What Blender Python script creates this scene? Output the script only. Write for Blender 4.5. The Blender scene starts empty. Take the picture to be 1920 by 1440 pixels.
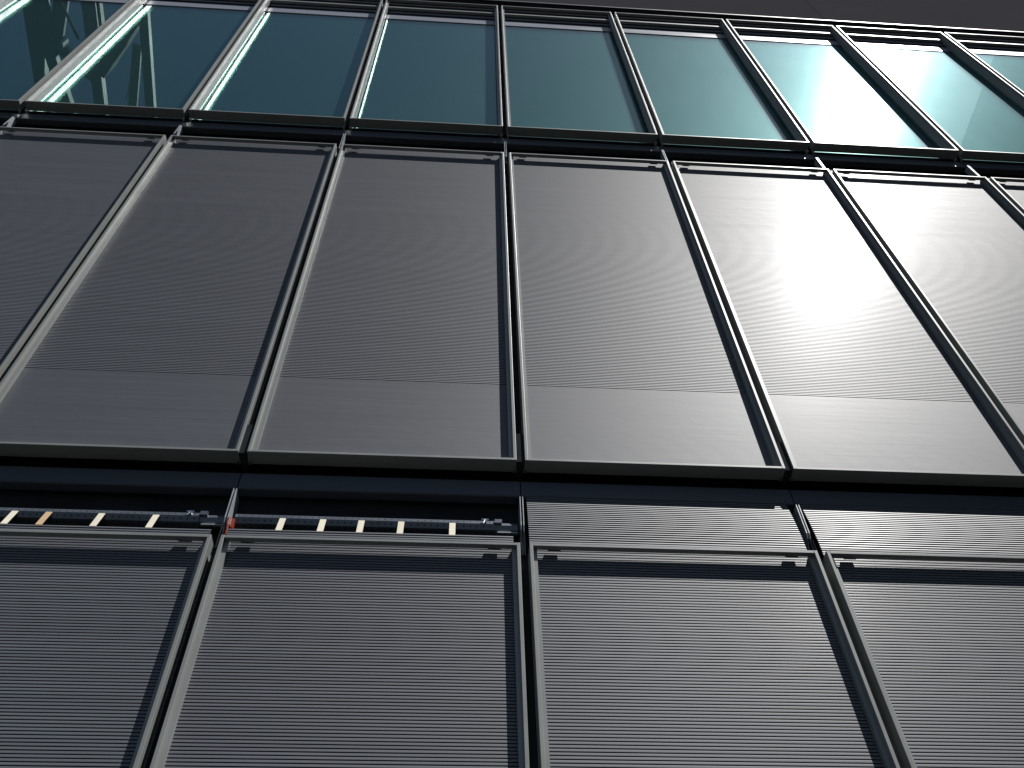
import bpy, bmesh, math, random
from mathutils import Matrix, Vector
random.seed(7)
W = 1.35                      # width of one facade bay in metres; the geometry below is in bays
SC = bpy.context.scene

# ---------------------------------------------------------------- camera
cam_d = bpy.data.cameras.new('camera'); cam = bpy.data.objects.new('camera', cam_d)
SC.collection.objects.link(cam); SC.camera = cam
PITCH, YAW, ROLL = 0.920965503, 0.0956352025, -0.0396471393
cp, sp = math.cos(PITCH), math.sin(PITCH); cy, sy = math.cos(YAW), math.sin(YAW)
cr, sr = math.cos(ROLL), math.sin(ROLL)
Fv = Vector((sy*cp, cy*cp, sp)); Rv = Vector((cy, -sy, 0)); Uv = Rv.cross(Fv)
R2 = Rv*cr + Uv*sr; U2 = -Rv*sr + Uv*cr
m = Matrix((R2, U2, -Fv)).transposed().to_4x4()
m.translation = Vector((-0.237279*W, -2.249854*W, 0))
cam.matrix_world = m
cam_d.sensor_fit = 'HORIZONTAL'; cam_d.sensor_width = 36.0
cam_d.lens = 36.0*1735.01345/1920.0
cam_d.clip_start = 0.05; cam_d.clip_end = 3000

# ---------------------------------------------------------------- sky, sun, exposure
SUN = Vector((0.3837, -0.2985, 0.8738)).normalized()
world = bpy.data.worlds.new('World'); SC.world = world; world.use_nodes = True
nt = world.node_tree; bg = nt.nodes['Background']
sky = nt.nodes.new('ShaderNodeTexSky'); sky.sky_type = 'NISHITA'; sky.sun_disc = False
sky.sun_elevation = math.asin(SUN.z); sky.sun_rotation = math.atan2(SUN.x, SUN.y)
sky.altitude = 200; sky.air_density = 1.0; sky.dust_density = 0.7; sky.ozone_density = 1.6
nt.links.new(sky.outputs[0], bg.inputs[0]); bg.inputs[1].default_value = 0.05
sd = bpy.data.lights.new('sun', 'SUN'); sun = bpy.data.objects.new('sun', sd); SC.collection.objects.link(sun)
sd.energy = 5.0; sd.angle = math.radians(0.5); sd.color = (1.0, 0.982, 0.95)
sun.rotation_euler = SUN.to_track_quat('Z', 'Y').to_euler(); sun.location = (5, -5, 30)
SC.view_settings.view_transform = 'Standard'; SC.view_settings.look = 'None'
SC.view_settings.exposure = 0.22; SC.view_settings.gamma = 1.0
SC.render.engine = 'CYCLES'
SC.render.resolution_x = 1024; SC.render.resolution_y = 768

# ---------------------------------------------------------------- materials
def mat(name, base, rough=0.5, metal=0.0, spec=0.5, coat=0.0, coat_rough=0.1,
        var=0.12, scale=6.0, stretch=(1, 1, 1), rvar=0.06, bump=0.0, bscale=200.0):
    M = bpy.data.materials.new(name); M.use_nodes = True
    t = M.node_tree; P = t.nodes['Principled BSDF']
    tc = t.nodes.new('ShaderNodeTexCoord'); mp = t.nodes.new('ShaderNodeMapping')
    mp.inputs['Scale'].default_value = stretch
    t.links.new(tc.outputs['Object'], mp.inputs[0])
    n = t.nodes.new('ShaderNodeTexNoise'); n.inputs['Scale'].default_value = scale
    n.inputs['Detail'].default_value = 6; n.inputs['Roughness'].default_value = 0.65
    t.links.new(mp.outputs[0], n.inputs[0])
    r = t.nodes.new('ShaderNodeMapRange'); r.inputs[1].default_value = 0.25; r.inputs[2].default_value = 0.75
    r.inputs[3].default_value = 1-var; r.inputs[4].default_value = 1+var
    t.links.new(n.outputs[0], r.inputs[0])
    mx = t.nodes.new('ShaderNodeVectorMath'); mx.operation = 'SCALE'; mx.inputs[0].default_value = base
    oi = t.nodes.new('ShaderNodeObjectInfo'); r3 = t.nodes.new('ShaderNodeMapRange'); r3.inputs[3].default_value = 0.93; r3.inputs[4].default_value = 1.07
    t.links.new(oi.outputs['Random'], r3.inputs[0])
    mm = t.nodes.new('ShaderNodeMath'); mm.operation = 'MULTIPLY'; t.links.new(r.outputs[0], mm.inputs[0]); t.links.new(r3.outputs[0], mm.inputs[1])
    t.links.new(mm.outputs[0], mx.inputs['Scale']); t.links.new(mx.outputs[0], P.inputs['Base Color'])
    r2 = t.nodes.new('ShaderNodeMapRange'); r2.inputs[1].default_value = 0.25; r2.inputs[2].default_value = 0.75
    r2.inputs[3].default_value = rough-rvar; r2.inputs[4].default_value = rough+rvar
    t.links.new(n.outputs[0], r2.inputs[0]); t.links.new(r2.outputs[0], P.inputs['Roughness'])
    P.inputs['Metallic'].default_value = metal
    P.inputs['Specular IOR Level'].default_value = spec
    P.inputs['Coat Weight'].default_value = coat; P.inputs['Coat Roughness'].default_value = coat_rough
    if bump:
        n2 = t.nodes.new('ShaderNodeTexNoise'); n2.inputs['Scale'].default_value = bscale
        t.links.new(mp.outputs[0], n2.inputs[0])
        b = t.nodes.new('ShaderNodeBump'); b.inputs['Strength'].default_value = bump; b.inputs['Distance'].default_value = 0.001
        t.links.new(n2.outputs[0], b.inputs['Height']); t.links.new(b.outputs[0], P.inputs['Normal'])
    return M
M_frame = mat('powder_coated_frame', (0.215, 0.228, 0.220), 0.42, 0.0, 0.62, var=0.07, scale=3, bump=0.04, bscale=400)
M_slat = mat('slat_aluminium', (0.094, 0.102, 0.120), 0.56, 0.0, 0.68, coat=0.10, coat_rough=0.23, var=0.28, scale=2.0, stretch=(0.35, 1, 60), rvar=0.03)
M_jamb = mat('window_jamb_paint', (0.42, 0.415, 0.40), 0.36, 0.0, 0.5, var=0.03, scale=3, rvar=0.01)
M_head = mat('window_head_paint', (0.26, 0.28, 0.33), 0.35, 0.0, 0.5, var=0.06, scale=4, stretch=(0.3, 1, 1))
M_mull = mat('inner_mullion_paint', (0.20, 0.23, 0.205), 0.4, 0.0, 0.5, var=0.04, scale=3)
M_dark = mat('dark_lining_and_shade', (0.03, 0.033, 0.037), 1.0, 0.0, 0.0, var=0.3, scale=5)  # for dark linings, and for parts whose shade is put into the colour
M_span = mat('spandrel_sheet', (0.05, 0.06, 0.072), 0.42, 0.0, 0.5, var=0.1, scale=2, stretch=(0.4, 1, 1))
M_attic = mat('attic_sheet', (0.062, 0.060, 0.066), 0.95, 0.0, 0.0, var=0.05, scale=0.7)
M_galv = mat('galvanised_plate', (0.40, 0.43, 0.46), 0.38, 0.25, 0.5, var=0.15, scale=30, rvar=0.08)
M_tube = mat('perforated_steel_tube', (0.12, 0.14, 0.175), 0.38, 0.5, 0.5, var=0.2, scale=14, stretch=(0.4, 1, 1))
M_hole = mat('punched_hole', (0.004, 0.004, 0.004), 0.9, 0, 0.1)
M_strap = mat('pale_webbing', (0.72, 0.66, 0.54), 0.8, 0, 0.2, var=0.08, scale=60, stretch=(1, 1, 0.2))
M_strapb = mat('brown_webbing', (0.52, 0.36, 0.23), 0.8, 0, 0.2, var=0.1, scale=60)
M_org = mat('orange_cable_sheath', (0.34, 0.045, 0.02), 0.45, 0, 0.4)
M_chrome = mat('zinc_screw', (0.75, 0.77, 0.8), 0.2, 1.0)
M_clip = mat('grey_plastic_clip', (0.11, 0.115, 0.115), 0.5)
M_steel = mat('painted_structural_steel', (0.15, 0.175, 0.155), 0.6, 0, 0.3, var=0.12, scale=1.0)
M_concrete = mat('concrete_wing', (0.30, 0.31, 0.30), 0.85, 0, 0.3, var=0.12, scale=0.6)
M_pave = mat('asphalt', (0.03, 0.03, 0.031), 0.9, 0, 0.3, var=0.2, scale=3)
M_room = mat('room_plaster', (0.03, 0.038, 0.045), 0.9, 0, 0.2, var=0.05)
M_win2 = mat('wing_glazing', (0.03, 0.04, 0.045), 0.08, 0, 0.6)

def glass_mat():
    M = bpy.data.materials.new('coated_green_glass'); M.use_nodes = True
    t = M.node_tree; t.nodes.remove(t.nodes['Principled BSDF']); out = t.nodes['Material Output']
    tr = t.nodes.new('ShaderNodeBsdfTransparent'); tr.inputs[0].default_value = (0.60, 0.86, 0.68, 1)
    g1 = t.nodes.new('ShaderNodeBsdfGlossy'); g1.inputs['Roughness'].default_value = 0.0
    g1.inputs[0].default_value = (0.82, 0.94, 1.0, 1)
    g2 = t.nodes.new('ShaderNodeBsdfGlossy'); g2.inputs['Roughness'].default_value = 0.22
    g2.inputs[0].default_value = (0.72, 0.93, 1.0, 1)
    # a faint film of dust in uneven wipes, which scatters the sun round its mirror image
    tc = t.nodes.new('ShaderNodeTexCoord'); mp = t.nodes.new('ShaderNodeMapping'); mp.inputs['Scale'].default_value = (1.6, 1, 0.7)
    no = t.nodes.new('ShaderNodeTexNoise'); no.inputs['Scale'].default_value = 3.0; no.inputs['Detail'].default_value = 9; no.inputs['Roughness'].default_value = 0.62
    t.links.new(tc.outputs['Object'], mp.inputs[0]); t.links.new(mp.outputs[0], no.inputs[0])
    mr = t.nodes.new('ShaderNodeMapRange'); mr.inputs[1].default_value = 0.3; mr.inputs[2].default_value = 0.7
    mr.inputs[3].default_value = 0.94; mr.inputs[4].default_value = 1.06
    t.links.new(no.outputs[0], mr.inputs[0])
    g3 = t.nodes.new('ShaderNodeBsdfGlossy'); g3.inputs['Roughness'].default_value = 0.52
    g3.inputs[0].default_value = (0.60, 0.84, 0.98, 1)
    df = t.nodes.new('ShaderNodeBsdfDiffuse'); df.inputs[0].default_value = (0.45, 0.78, 1.0, 1)
    def mixn(a, b2, fac, dusty=True):
        m_ = t.nodes.new('ShaderNodeMixShader')
        if dusty:
            mu = t.nodes.new('ShaderNodeMath'); mu.operation = 'MULTIPLY'; mu.inputs[1].default_value = fac
            t.links.new(mr.outputs[0], mu.inputs[0]); t.links.new(mu.outputs[0], m_.inputs[0])
        else: m_.inputs[0].default_value = fac
        t.links.new(a, m_.inputs[1]); t.links.new(b2, m_.inputs[2]); return m_.outputs[0]
    gl = mixn(g1.outputs[0], g2.outputs[0], 0.05)
    gl = mixn(gl, g3.outputs[0], 0.12)
    fr = t.nodes.new('ShaderNodeFresnel'); fr.inputs[0].default_value = 1.55
    ad = t.nodes.new('ShaderNodeMath'); ad.operation = 'MULTIPLY_ADD'; ad.inputs[1].default_value = 0.85; ad.inputs[2].default_value = 0.04
    t.links.new(fr.outputs[0], ad.inputs[0])
    mix = t.nodes.new('ShaderNodeMixShader'); t.links.new(ad.outputs[0], mix.inputs[0])
    t.links.new(tr.outputs[0], mix.inputs[1]); t.links.new(gl, mix.inputs[2])
    t.links.new(mixn(mix.outputs[0], df.outputs[0], 0.004), out.inputs[0])
    return M
M_glass = glass_mat()

# ---------------------------------------------------------------- mesh helpers (bay units in, metres out)
class MB:
    def __init__(s): s.v = []; s.f = []; s.mi = []; s.mats = []
    def m(s, mt):
        if mt not in s.mats: s.mats.append(mt)
        return s.mats.index(mt)
    def box(s, x0, x1, y0, y1, z0, z1, mt):
        k = s.m(mt); b = len(s.v)
        s.v += [(x, y, z) for x in (x0, x1) for y in (y0, y1) for z in (z0, z1)]
        for q in ((0,1,3,2), (4,6,7,5), (0,4,5,1), (2,3,7,6), (0,2,6,4), (1,5,7,3)):
            s.f.append([b+i for i in q]); s.mi.append(k)
    def prism_x(s, prof, x0, x1, mt, closed=True):
        k = s.m(mt); b = len(s.v); n = len(prof)
        for x in (x0, x1): s.v += [(x, y, z) for y, z in prof]
        for i in range(n if closed else n-1):
            j = (i+1) % n
            s.f.append([b+i, b+j, b+n+j, b+n+i]); s.mi.append(k)
        if closed:
            s.f.append([b+i for i in range(n)][::-1]); s.mi.append(k)
            s.f.append([b+n+i for i in range(n)]); s.mi.append(k)
    def poly(s, pts, mt, dx):                      # polygon in the y-z plane given a thickness along x
        s.prism_x([(y, z) for y, z in pts], dx[0], dx[1], mt)
    def bar(s, p, q, w, h, mt):                    # straight member with a rectangular section
        p, q = Vector(p), Vector(q); d = (q-p).normalized()
        u = d.cross(Vector((0, 0, 1)))
        if u.length < 1e-4: u = Vector((1, 0, 0))
        u.normalize(); n = u.cross(d).normalized(); k = s.m(mt); b = len(s.v)
        for c in (p, q):
            for a, e in ((-1,-1), (1,-1), (1,1), (-1,1)): s.v.append(tuple(c+u*a*w/2+n*e*h/2))
        for fc in ((0,1,5,4), (1,2,6,5), (2,3,7,6), (3,0,4,7), (3,2,1,0), (4,5,6,7)):
            s.f.append([b+i for i in fc]); s.mi.append(k)
    def cyl(s, p, q, r, mt, n=12):
        p, q = Vector(p), Vector(q); d = (q-p).normalized()
        u = d.orthogonal().normalized(); w = d.cross(u); k = s.m(mt); b = len(s.v)
        for c in (p, q):
            for i in range(n):
                a = 2*math.pi*i/n; s.v.append(tuple(c+u*math.cos(a)*r+w*math.sin(a)*r))
        for i in range(n):
            j = (i+1) % n; s.f.append([b+i, b+j, b+n+j, b+n+i]); s.mi.append(k)
        s.f.append([b+i for i in range(n)][::-1]); s.mi.append(k)
        s.f.append([b+n+i for i in range(n)]); s.mi.append(k)
    def mesh(s, name, scale=W, fix=True):
        me = bpy.data.meshes.new(name)
        me.from_pydata([tuple(c*scale for c in v) for v in s.v], [], s.f)
        for mt in s.mats: me.materials.append(mt)
        me.polygons.foreach_set('material_index', s.mi)
        if fix:
            bm = bmesh.new(); bm.from_mesh(me); bmesh.ops.recalc_face_normals(bm, faces=bm.faces); bm.to_mesh(me); bm.free()
        me.update(); return me
def put(name, me, parent=None, loc=(0, 0, 0), **props):
    o = bpy.data.objects.new(name, me); SC.collection.objects.link(o)
    o.location = tuple(c*W for c in loc)
    if parent: o.parent = parent
    for k, v in props.items(): o[k] = v
    return o
def bevel(o, w=0.0015, seg=2):
    b = o.modifiers.new('bevel', 'BEVEL'); b.width = w; b.segments = seg; b.limit_method = 'ANGLE'

# ---------------------------------------------------------------- facade dimensions (bays)
G = 0.0308          # gap between neighbouring frames
T = 0.0115          # plate thickness of the frames
D = 0.061           # depth of the frames
H = 2.7702          # frame height
S = 3.17674         # storey height
Z2 = 2.51728        # bottom of the middle row
YB = 0.035          # face of the blinds
YG = 0.072          # face of the glass
P = 0.010958        # slat pitch
rows = {'low': Z2-S, 'mid': Z2, 'top': Z2+S}
x0, x1 = G/2, 1-G/2   # a frame inside its bay

office = bpy.data.objects.new('office_building', None); SC.collection.objects.link(office)
office.location = (0, 0, -1.6)
office['label'] = 'dark grey glass and metal office facade with framed windows and ribbed roller blinds'
office['category'] = 'building'
OFF = (0, 0, 1.6/W)
def part(name, me, loc=(0, 0, 0), **k):
    return put(name, me, office, (loc[0], loc[1], loc[2]+OFF[2]), **k)

def frame_mesh(hd=0.021):
    b = MB()
    b.box(x0, x0+T, 0, D, 0, H, M_frame)                      # side fins
    b.box(x1-T, x1, 0, D, 0, H, M_frame)
    b.box(x0+T, x1-T, 0.0004, D, 0.0004, T, M_frame)               # sill plate
    b.box(x0+T, x1-T, 0.0004, hd, H-T, H-0.0004, M_frame)       # head plate
    return b.mesh('window_frame')
def rail_mesh():
    b = MB()
    b.box(0, 0.0150, 0.018, 0.052, 0.0, H-0.004, M_frame)
    b.box(-0.0125, 0.0, 0.050, 0.064, 0.0, H-0.004, M_frame)
    return b.mesh('guide_rail')
def lean(z):
    return YB + max(0.0, z-(H+0.02))**1.8*0.34
def slat_profile(z, p, deep, y=YB):
    if z > H+0.03:                                             # free-hanging slats over the frame tip outwards more
        return [(y+0.0035, z+p*0.98), (y+0.0004, z+p*0.97), (y-deep*0.50, z+p*0.80), (y-deep*0.84, z+p*0.56),
                (y-deep, z+p*0.36), (y-deep*0.86, z+p*0.28), (y-deep*0.2, z+p*0.24), (y+0.0035, z+p*0.235)]
    # one rolled slat: back, crown leaning out towards its lower lip, lip curling under
    return [(y+0.0035, z+p*0.99), (y+0.0002, z+p*0.985), (y-deep*0.60, z+p*0.955), (y-deep*0.76, z+p*0.88),
            (y-deep*0.90, z+p*0.62), (y-deep, z+p*0.36), (y-deep*0.9, z+p*0.29), (y-deep*0.2, z+p*0.26), (y+0.0035, z+p*0.255)]
def blind_mesh(z0, z1, closed_h, xa, xb):
    b = MB(); z = z0
    b.box(xa, xb, YB-0.004, YB+0.006, z-0.012, z-0.0005, M_slat)
    while z < z1:
        if z < z0+closed_h:                                     # slats pressed together: hardly any relief
            prof = [(YB+0.0035, z+P*0.5), (YB+0.0001, z+P*0.498), (YB-0.0003, z+P*0.42), (YB-0.00058, z+P*0.07), (YB-0.0002, z+P*0.02), (YB+0.0035, z)]
            b.prism_x(prof, xa, xb, M_slat); z += P*0.5
        else:
            b.prism_x(slat_profile(z, P, 0.00132+(0.0009 if z > H+0.02 else 0), lean(z)), xa, xb, M_slat); z += P
    b.box(xa, xb, YB+0.0045, YB+0.006, z0, min(z1, H+0.06), M_dark)        # dark sheet behind the slats; its colour gives the gaps their shade
    return b.mesh('roller_blind')
def clip_mesh(x):
    b = MB()
    b.box(x-0.0215, x+0.0215, 0.014, 0.0235, 0.0, 0.0065, M_clip)
    b.box(x-0.0215, x+0.0215, 0.0212, 0.0250, -0.013, 0.0062, M_clip)
    b.cyl((x-0.012, 0.012, 0.003), (x-0.012, 0.022, 0.003), 0.0018, M_clip, 8)
    return b.mesh('clip')

me_frame, me_rail = frame_mesh(), rail_mesh(); me_frame_top = frame_mesh(0.024)
me_clipL, me_clipR = clip_mesh(0.0995), clip_mesh(1-0.0995)
BL, BR = 0.0200, 0.9680
me_blind_mid = blind_mesh(0.025, H+0.05, 0.467, BL, BR)
me_blind_full = blind_mesh(0.025, H+0.285, 0.467, BL, BR)
me_blind_low = blind_mesh(0.025, H+0.058, 0.467, BL+0.002, BR-0.002)

# window behind the top row: jambs, head, glass, inner mullion
def jamb_mesh(side):
    b = MB()
    # stepped profile in plan, mirrored for the right side
    for a, c, y0_, y1_ in ((0.0155, 0.0262, 0.0525, 0.0575), (0.0155, 0.0275, 0.0585, 0.0645), (0.0155, 0.0285, 0.0650, YG-0.0005)):
        if side > 0: b.box(1-c, 1-a, y0_, y1_, -0.02, H-0.01, M_jamb)
        else: b.box(a, c, y0_, y1_, -0.02, H-0.01, M_jamb)
    return b.mesh('window_jamb')
def head_mesh():
    b = MB()
    b.box(0.0290, 0.971, YG-0.003, YG+0.012, H-0.358, H-0.001, M_head)
    b.box(0.0290, 0.971, YG-0.006, YG-0.0032, H-0.180, H-0.020, M_head)
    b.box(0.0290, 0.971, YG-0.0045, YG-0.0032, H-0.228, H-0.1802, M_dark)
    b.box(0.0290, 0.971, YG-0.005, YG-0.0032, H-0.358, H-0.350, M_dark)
    return b.mesh('window_head')
def mullion_mesh(side):
    b = MB()
    for a, c, y0_, y1_ in ((0.010, 0.0275, 0.0795, 0.096), (0.010, 0.0255, 0.0975, 0.118), (0.010, 0.0290, 0.1195, 0.136)):
        if side > 0: b.box(1-c, 1-a, y0_, y1_, -0.02, H+0.02, M_mull)
        else: b.box(a, c, y0_, y1_, -0.02, H+0.02, M_mull)
    return b.mesh('inner_mullion')
def pane_mesh():
    b = MB(); b.box(0.0250, 0.9750, YG, YG+0.006, -0.0015, H-0.3585, M_glass); return b.mesh('glass_pane')
def bottomrail_mesh():
    b = MB()
    b.box(0.024, 0.976, 0.0362, 0.056, H-0.108, H-0.002, M_dark)  # raised slat stack as a plain box, its shade put into the dark colour
    b.prism_x([(0.034, H-0.138), (0.033, H-0.134), (0.033, H-0.113), (0.035, H-0.109), (0.056, H-0.109), (0.056, H-0.138)], 0.020, 0.980, M_frame)
    return b.mesh('raised_blind')
def pin_mesh(x):
    b = MB(); b.cyl((x, 0.010, H-0.028), (x, 0.022, H-0.028), 0.0045, M_chrome, 10)
    b.cyl((x, 0.017, H-0.045), (x, 0.022, H-0.045), 0.003, M_chrome, 8)
    return b.mesh('screw')
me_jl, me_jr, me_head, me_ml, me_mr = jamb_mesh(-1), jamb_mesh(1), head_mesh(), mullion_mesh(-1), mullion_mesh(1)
me_pane, me_brail = pane_mesh(), bottomrail_mesh()
me_pinl, me_pinr = pin_mesh(0.036), pin_mesh(0.964)

KMIN, KMAX = -4, 6
def window(k, row):
    zb = rows[row]
    fr = part('window', me_frame_top if row == 'top' else me_frame, (k, 0, zb), group='framed windows of the facade')
    bevel(fr)
    l = put('guide_rail', me_rail, fr, (0.0262, 0, 0)); r = put('guide_rail', me_rail, fr, (1-0.0262, 0, 0)); r.scale = (-1, 1, 1)
    if row == 'top':
        put('raised_blind', me_brail, fr)
        put('window_jamb', me_jl, fr); put('window_jamb', me_jr, fr)
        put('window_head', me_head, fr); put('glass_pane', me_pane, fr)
        put('inner_mullion', me_ml, fr); put('inner_mullion', me_mr, fr)
        put('screw', me_pinl, fr); put('screw', me_pinr, fr)
    else:
        me = me_blind_mid if row == 'mid' else (me_blind_low if k < 0 else me_blind_full)
        bl = put('roller_blind', me, fr, (0, 0, random.uniform(-0.0035, 0.0035)))
        bl.rotation_euler = (random.uniform(-0.0006, 0.0006), random.uniform(-0.0004, 0.0004), 0)
        put('clip', me_clipL, fr, (0, 0, H)); put('clip', me_clipR, fr, (0, 0, H))
    return fr
for k in range(-6, 7): window(k, 'top')
for k in range(-4, 6): window(k, 'mid')
for k in range(-3, 4): window(k, 'low')

# ---------------------------------------------------------------- walls and bands between the rows
XA, XB = -8, 9
def slab_part(name, boxes, **kw):
    b = MB()
    for bx in boxes: b.box(*bx)
    return part(name, b.mesh(name), **kw)
zl, zm, zt_ = rows['low'], rows['mid'], rows['top']
ztop = zt_+H
GROUND = -1.6/W
# structure behind the blinds
slab_part('wall', [(XA, XB, 0.13, 0.30, GROUND+0.002, zt_-0.03, M_dark), (XA, XB, 0.15, 0.30, ztop+0.09, ztop+1.5, M_dark)])
# closing board behind the lower frame edge of the top row
slab_part('closing_board', [(XA, XB, 0.0618, 0.120, zt_-0.006, zt_-0.002, M_dark)])
# lining closing the joint between neighbouring frames
b = MB()
for k in range(-7, 8):
    for zb in (zl, zm):
        b.box(k-0.012, k+0.012, 0.055, 0.13, zb, zb+H, M_dark)
        b.box(k-0.0149, k+0.0149, 0.010, 0.0545, zb+0.002, zb+0.16, M_dark)  # infill added low in the joint to stop sun leaking through
    b.box(k-0.0135, k+0.0135, 0.055, 0.125, zt_, zt_+H, M_dark)
part('joint_lining', b.mesh('joint_lining'))
def spandrel(k, zb):                                           # sheet under a row of frames; lower edge folded back
    b = MB()
    b.prism_x([(0.066, -0.045), (0.061, -0.050), (0.061, -0.123), (0.064, -0.127), (0.100, -0.127), (0.100, -0.123), (0.066, -0.120)], k+0.002, k+0.998, M_span)
    return part('spandrel_panel', b.mesh('spandrel_panel'), (0, 0, zb))
for k in range(-6, 7):
    spandrel(k, zm); spandrel(k, zt_)
# pockets that the blinds come down from
b = MB()
for zb in (zm, zt_):
    b.box(XA, XB, 0.120, 0.129, zb-0.42, zb-0.02, M_dark)
part('blind_pocket', b.mesh('blind_pocket'))
# attic sheet over the top row
for k in range(-6, 9, 3):
    b = MB(); b.box(k+0.002, k+2.998, 0.022, 0.030, ztop+0.235, ztop+1.6, M_attic)
    b.box(k+0.002, k+2.998, 0.019, 0.0215, ztop+0.225, ztop+0.243, M_span)
    b.box(k+0.002, k+2.998, 0.0305, 0.149, ztop+0.225, ztop+0.232, M_dark)
    part('attic_panel', b.mesh('attic_panel'))
# rooms behind the top row
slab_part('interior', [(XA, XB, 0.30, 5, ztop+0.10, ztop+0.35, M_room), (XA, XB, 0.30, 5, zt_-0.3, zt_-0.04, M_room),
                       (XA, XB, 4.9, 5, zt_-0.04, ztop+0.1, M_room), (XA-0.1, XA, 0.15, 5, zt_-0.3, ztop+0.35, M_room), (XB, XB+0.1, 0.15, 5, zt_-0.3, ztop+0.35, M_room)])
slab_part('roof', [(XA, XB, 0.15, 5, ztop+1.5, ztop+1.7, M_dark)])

# ---------------------------------------------------------------- bearing plates, roller tubes, straps
def plate_mesh(short):
    b = MB()
    pts = [(0.044, 0.262), (0.044, 0.122), (0.050, 0.100), (0.10, 0.03), (0.118, 0.03), (0.118, 0.262)]
    if short: pts = [(0.042, 0.262), (0.036, 0.02), (0.085, 0.02), (0.085, 0.262)]
    b.poly(pts, M_galv, (-0.0062, -0.0032)); b.poly(pts, M_galv, (0.0032, 0.0062))
    if not short:
        b.box(-0.0062, -0.0032, 0.040, 0.052, -0.02, 0.098, M_dark); b.box(0.0032, 0.0062, 0.040, 0.052, -0.02, 0.085, M_dark)  # lower plate ends lie in shade, painted in as a dark colour
    return b.mesh('bearing_plate')
me_pl, me_pls = plate_mesh(False), plate_mesh(True)
for k in range(-3, 5): part('bearing_plate', me_pl, (k, 0, zl+H))
for k in range(-4, 6): part('bearing_plate', me_pls, (k, 0, zm+H))

TY, TZ, TR = 0.089, 0.139, 0.030
def tube_mesh(k):
    b = MB()
    prof = [(TY+TR*math.cos(math.radians(a)), TZ+TR*math.sin(math.radians(a))) for a in range(0, 360, 45)]
    xa, xb = 0.022, 0.905
    b.prism_x([(y, z) for y, z in prof], xa, xb, M_tube)
    prof2 = [(TY+TR*0.78*math.cos(math.radians(a)), TZ+TR*0.78*math.sin(math.radians(a))) for a in range(0, 360, 45)]
    b.prism_x(prof2, xb, 0.985, M_tube)
    # rows of punched holes on the facets towards the street
    for f0, f1 in ((135, 180), (180, 225), (225, 270)):
        am = math.radians((f0+f1)/2); c = TR*math.cos(math.radians(22.5))
        cy_, cz_ = TY+c*math.cos(am), TZ+c*math.sin(am)
        x = xa+0.012
        while x < xb-0.004:
            n = Vector((0, math.cos(am), math.sin(am))); p = Vector((x, cy_, cz_))
            b.cyl(tuple(p-n*0.001), tuple(p+n*0.0004), 0.0026, M_hole, 8); x += 0.0225
    return b.mesh('roller_tube')
me_tube = tube_mesh(0)
def strap_obj(parent, x, w, mt, **kw):
    b = MB(); yb, zb_ = YB+0.001, 0.0600
    yt, zt2 = TY-TR*1.00, TZ-0.004
    th = 0.0016
    c = [(yb, zb_-0.004), (yt+0.002, zt2+0.006), (yt+0.010, zt2+0.022)]
    prof = [(y-0.001, z) for y, z in c]+[(y-0.001+th, z-0.0006) for y, z in reversed(c)]
    b.prism_x(prof, x-w/2, x+w/2, mt)
    return put('strap', b.mesh('strap'), parent, (0, 0, 0), **kw)
straps = {-1: [-0.816, -0.680, -0.550, -0.415, -0.240], -2: [-1.701, -1.590, -1.417, -1.238], -3: [-2.8, -2.68, -2.42, -2.24]}
for k in (-1, -2, -3):
    tb = part('roller_tube', me_tube, (k, 0, zl+H), group='bare roller tubes over the lowest windows')
    for i, x in enumerate(straps[k]):
        br = (k == -2 and i == 1)
        kw = dict(label='brown strap among the pale ones') if br else {}
        strap_obj(tb, x-k, 0.021, M_strapb if br else M_strap, **kw)
    b = MB()                                                   # pin that holds the tube end
    b.cyl((0.872, TY-0.034, TZ+0.010), (0.872, TY-0.022, TZ+0.006), 0.006, M_chrome, 10)
    b.bar((0.860, TY-0.034, TZ+0.016), (0.884, TY-0.034, TZ+0.016), 0.004, 0.003, M_chrome)
    b.bar((0.872, TY-0.034, TZ+0.016), (0.866, TY-0.036, TZ-0.004), 0.004, 0.003, M_chrome)
    put('pin', b.mesh('pin'), tb)
    b = MB(); b.box(0.905, 0.93, TY-0.033, TY-0.020, TZ+0.004, TZ+0.020, M_tube); b.box(0.912, 0.985, TY-0.020, TY-0.012, TZ-0.030, TZ-0.026, M_galv)
    put('end_bearing', b.mesh('end_bearing'), tb)
def cable(k, zb, s=1.0):
    b = MB()
    pts = [(0.0105, 0.045, 0.120), (0.013, 0.040, 0.110), (0.0125, 0.040, 0.085), (0.014, 0.044, 0.062), (0.0125, 0.048, 0.035), (0.013, 0.05, 0.0)]
    for p_, q_ in zip(pts, pts[1:]): b.cyl(p_, q_, 0.0042*s, M_org, 8)
    b.box(0.0175, 0.026, 0.054, 0.070, 0.085, 0.125, M_org)
    return part('orange_cable', b.mesh('orange_cable'), (k, 0, zb))
cable(-1, zl+H)
b = MB(); b.cyl((-0.004, 0.030, -0.075), (0.002, 0.030, -0.095), 0.003, M_org, 8)
part('orange_cable', b.mesh('orange_cable'), (0, 0, zm+H))
# small fixings in the band under the top row
b = MB()
b.poly([(0.0, 0.0), (0.02, 0.0), (0.02, 0.045)], M_galv, (0.0, 0.022))
me_fix = b.mesh('fixing')
for k in (-3, -2): part('fixing', me_fix, (k+0.035, 0.0, zm+H+0.19))

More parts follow.
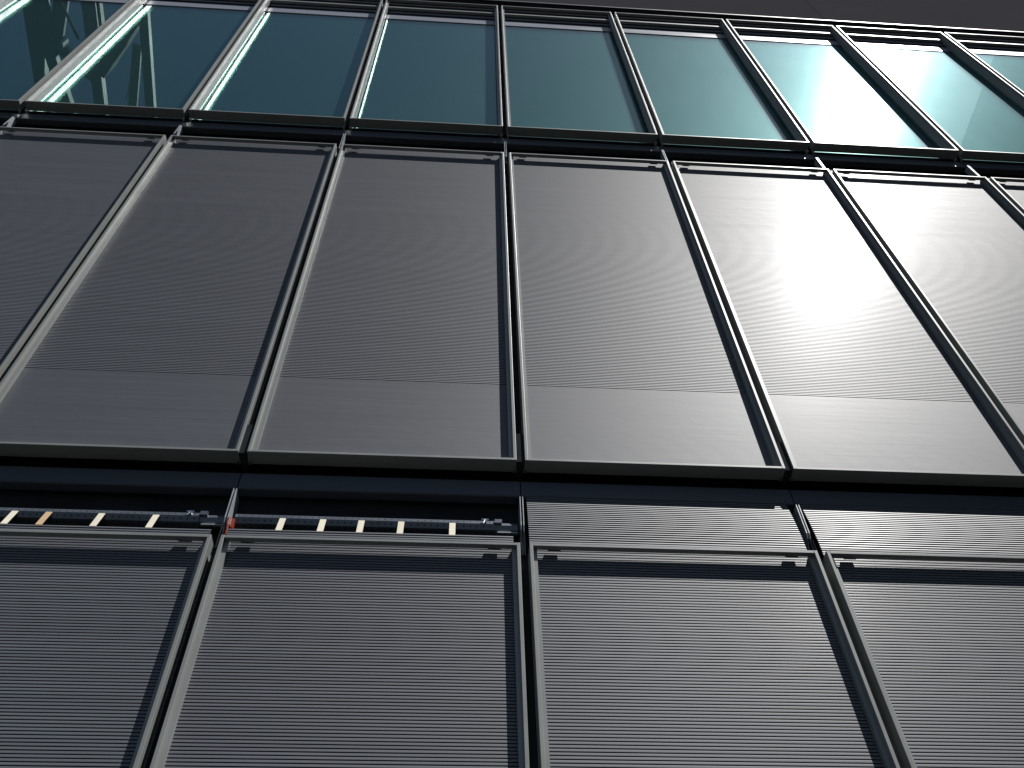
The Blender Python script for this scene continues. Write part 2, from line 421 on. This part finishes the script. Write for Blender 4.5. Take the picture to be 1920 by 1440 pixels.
# ---------------------------------------------------------------- steel truss overhead, seen mirrored in the glass
gantry = bpy.data.objects.new('steel_gantry', None); SC.collection.objects.link(gantry)
gantry.location = (-9, -8, -1.6)
gantry['label'] = 'dark steel truss gantry mirrored in the leftmost upper windows'; gantry['category'] = 'gantry'
def gpart(name, b):
    me = b.mesh(name, 1.0); me.transform(Matrix.Translation((9, 8, 1.6)))
    o = bpy.data.objects.new(name, me); SC.collection.objects.link(o); o.parent = gantry; return o
ZG = 21.6
def ibeam(b, x, w, h, y0_, y1_, z=ZG, web=0.05):
    b.box(x-w/2, x+w/2, y0_, y1_, z, z+0.03, M_steel)
    b.box(x-w/2, x+w/2, y0_, y1_, z+h-0.03, z+h, M_steel)
    b.box(x-web/2, x+web/2, y0_, y1_, z+0.03, z+h-0.03, M_steel)
def beam(x3, w, h, slope=0.09, y0_=-14, y1_=-1, dz=0.0):        # x3 is the beam's centre line at y = -3
    b = MB(); b.bar((x3+(y0_+3)*slope, y0_, ZG+h/2+dz), (x3+(y1_+3)*slope, y1_, ZG+h/2+dz), w, h, M_steel); gpart('beam', b)
beam(-10.10, 0.27, 0.26); beam(-8.83, 0.24, 0.24, 0.08); beam(-7.62, 0.20, 0.20, 0.10)
beam(-8.62, 0.07, 0.20, 0.08, -4.5, -1, 0.10)
for pa, qa, w, h in (((-8.88, -4.60, ZG+0.42), (-7.68, -3.10, ZG+0.42), 0.22, 0.80),
                     ((-9.72, -2.0, ZG+0.12), (-9.93, -4.1, ZG+0.12), 0.22, 0.20), ((-9.05, -1.9, ZG+0.25), (-9.80, -3.95, ZG+0.25), 0.30, 0.12),
                     ((-9.95, -3.95, ZG+0.15), (-9.75, -6.0, ZG+0.15), 0.24, 0.20), ((-9.85, -4.0, ZG+0.3), (-8.95, -4.9, ZG+0.3), 0.26, 0.12),
                     ((-8.80, -6.8, ZG+0.12), (-7.95, -5.6, ZG+0.12), 0.26, 0.2), ((-10.6, -9.0, ZG+0.2), (-9.2, -7.2, ZG+0.2), 0.24, 0.14),
                     ((-8.05, -4.0, ZG+0.5), (-8.45, -5.6, ZG+0.5), 0.20, 0.1)):
    b = MB(); b.bar(pa, qa, w, h, M_steel); gpart('brace', b)
b = MB(); b.cyl((-9.90, -3.85, ZG-0.04), (-9.90, -3.85, ZG+0.5), 0.22, M_steel, 20); b.cyl((-9.62, -3.92, ZG-0.06), (-9.62, -3.92, ZG+0.3), 0.10, M_steel, 14)
gpart('node_joint', b)
for pa, qa, rr in (((-9.42, -2.7, ZG-0.1), (-9.13, -3.75, ZG-0.1), 0.035), ((-7.88, -4.0, ZG-0.1), (-8.33, -5.1, ZG-0.1), 0.016)):
    b = MB(); b.cyl(pa, qa, rr, M_steel, 8); gpart('tie_rod', b)
for y in (-13.8, -10.6):
    for x in (-10.9, -8.6):
        b = MB(); b.box(x-0.2, x+0.2, y-0.2, y+0.2, -1.59, ZG-0.002, M_steel); gpart('leg', b)
    b = MB(); b.bar((-10.69, y, ZG-0.3), (-8.81, y, ZG-0.3), 0.25, 0.3, M_steel); gpart('cross_beam', b)

# ---------------------------------------------------------------- neighbouring wing, seen mirrored at the right edge
wing = bpy.data.objects.new('office_wing', None); SC.collection.objects.link(wing); wing.location = (11.95, -14, -1.6)
wing['label'] = 'pale concrete office wing mirrored in the rightmost upper window'; wing['category'] = 'building'
def wpart(name, b, **kw):
    me = b.mesh(name, 1.0); me.transform(Matrix.Translation((-11.95, 14, 1.6)))
    o = bpy.data.objects.new(name, me); SC.collection.objects.link(o); o.parent = wing; return o
b = MB(); b.box(11.95, 22, -26, -2.2, -1.598, 21.2, M_concrete); wpart('wall', b)
b = MB(); b.box(11.90, 22.05, -26.05, -2.15, 21.2005, 21.6, M_concrete); wpart('roof_edge', b)
for iz in range(5):
    for iy in range(9):
        b = MB(); b.box(11.93, 11.948, -25+iy*2.5, -23.4+iy*2.5, -0.2+iz*4.1, 2.2+iz*4.1, M_win2); wpart('window', b)

# ---------------------------------------------------------------- ground
b = MB(); b.box(-400, 400, -400, 400, -1.9, -1.6, M_pave); me = b.mesh('ground', 1.0)
o = bpy.data.objects.new('ground', me); SC.collection.objects.link(o); o['kind'] = 'structure'
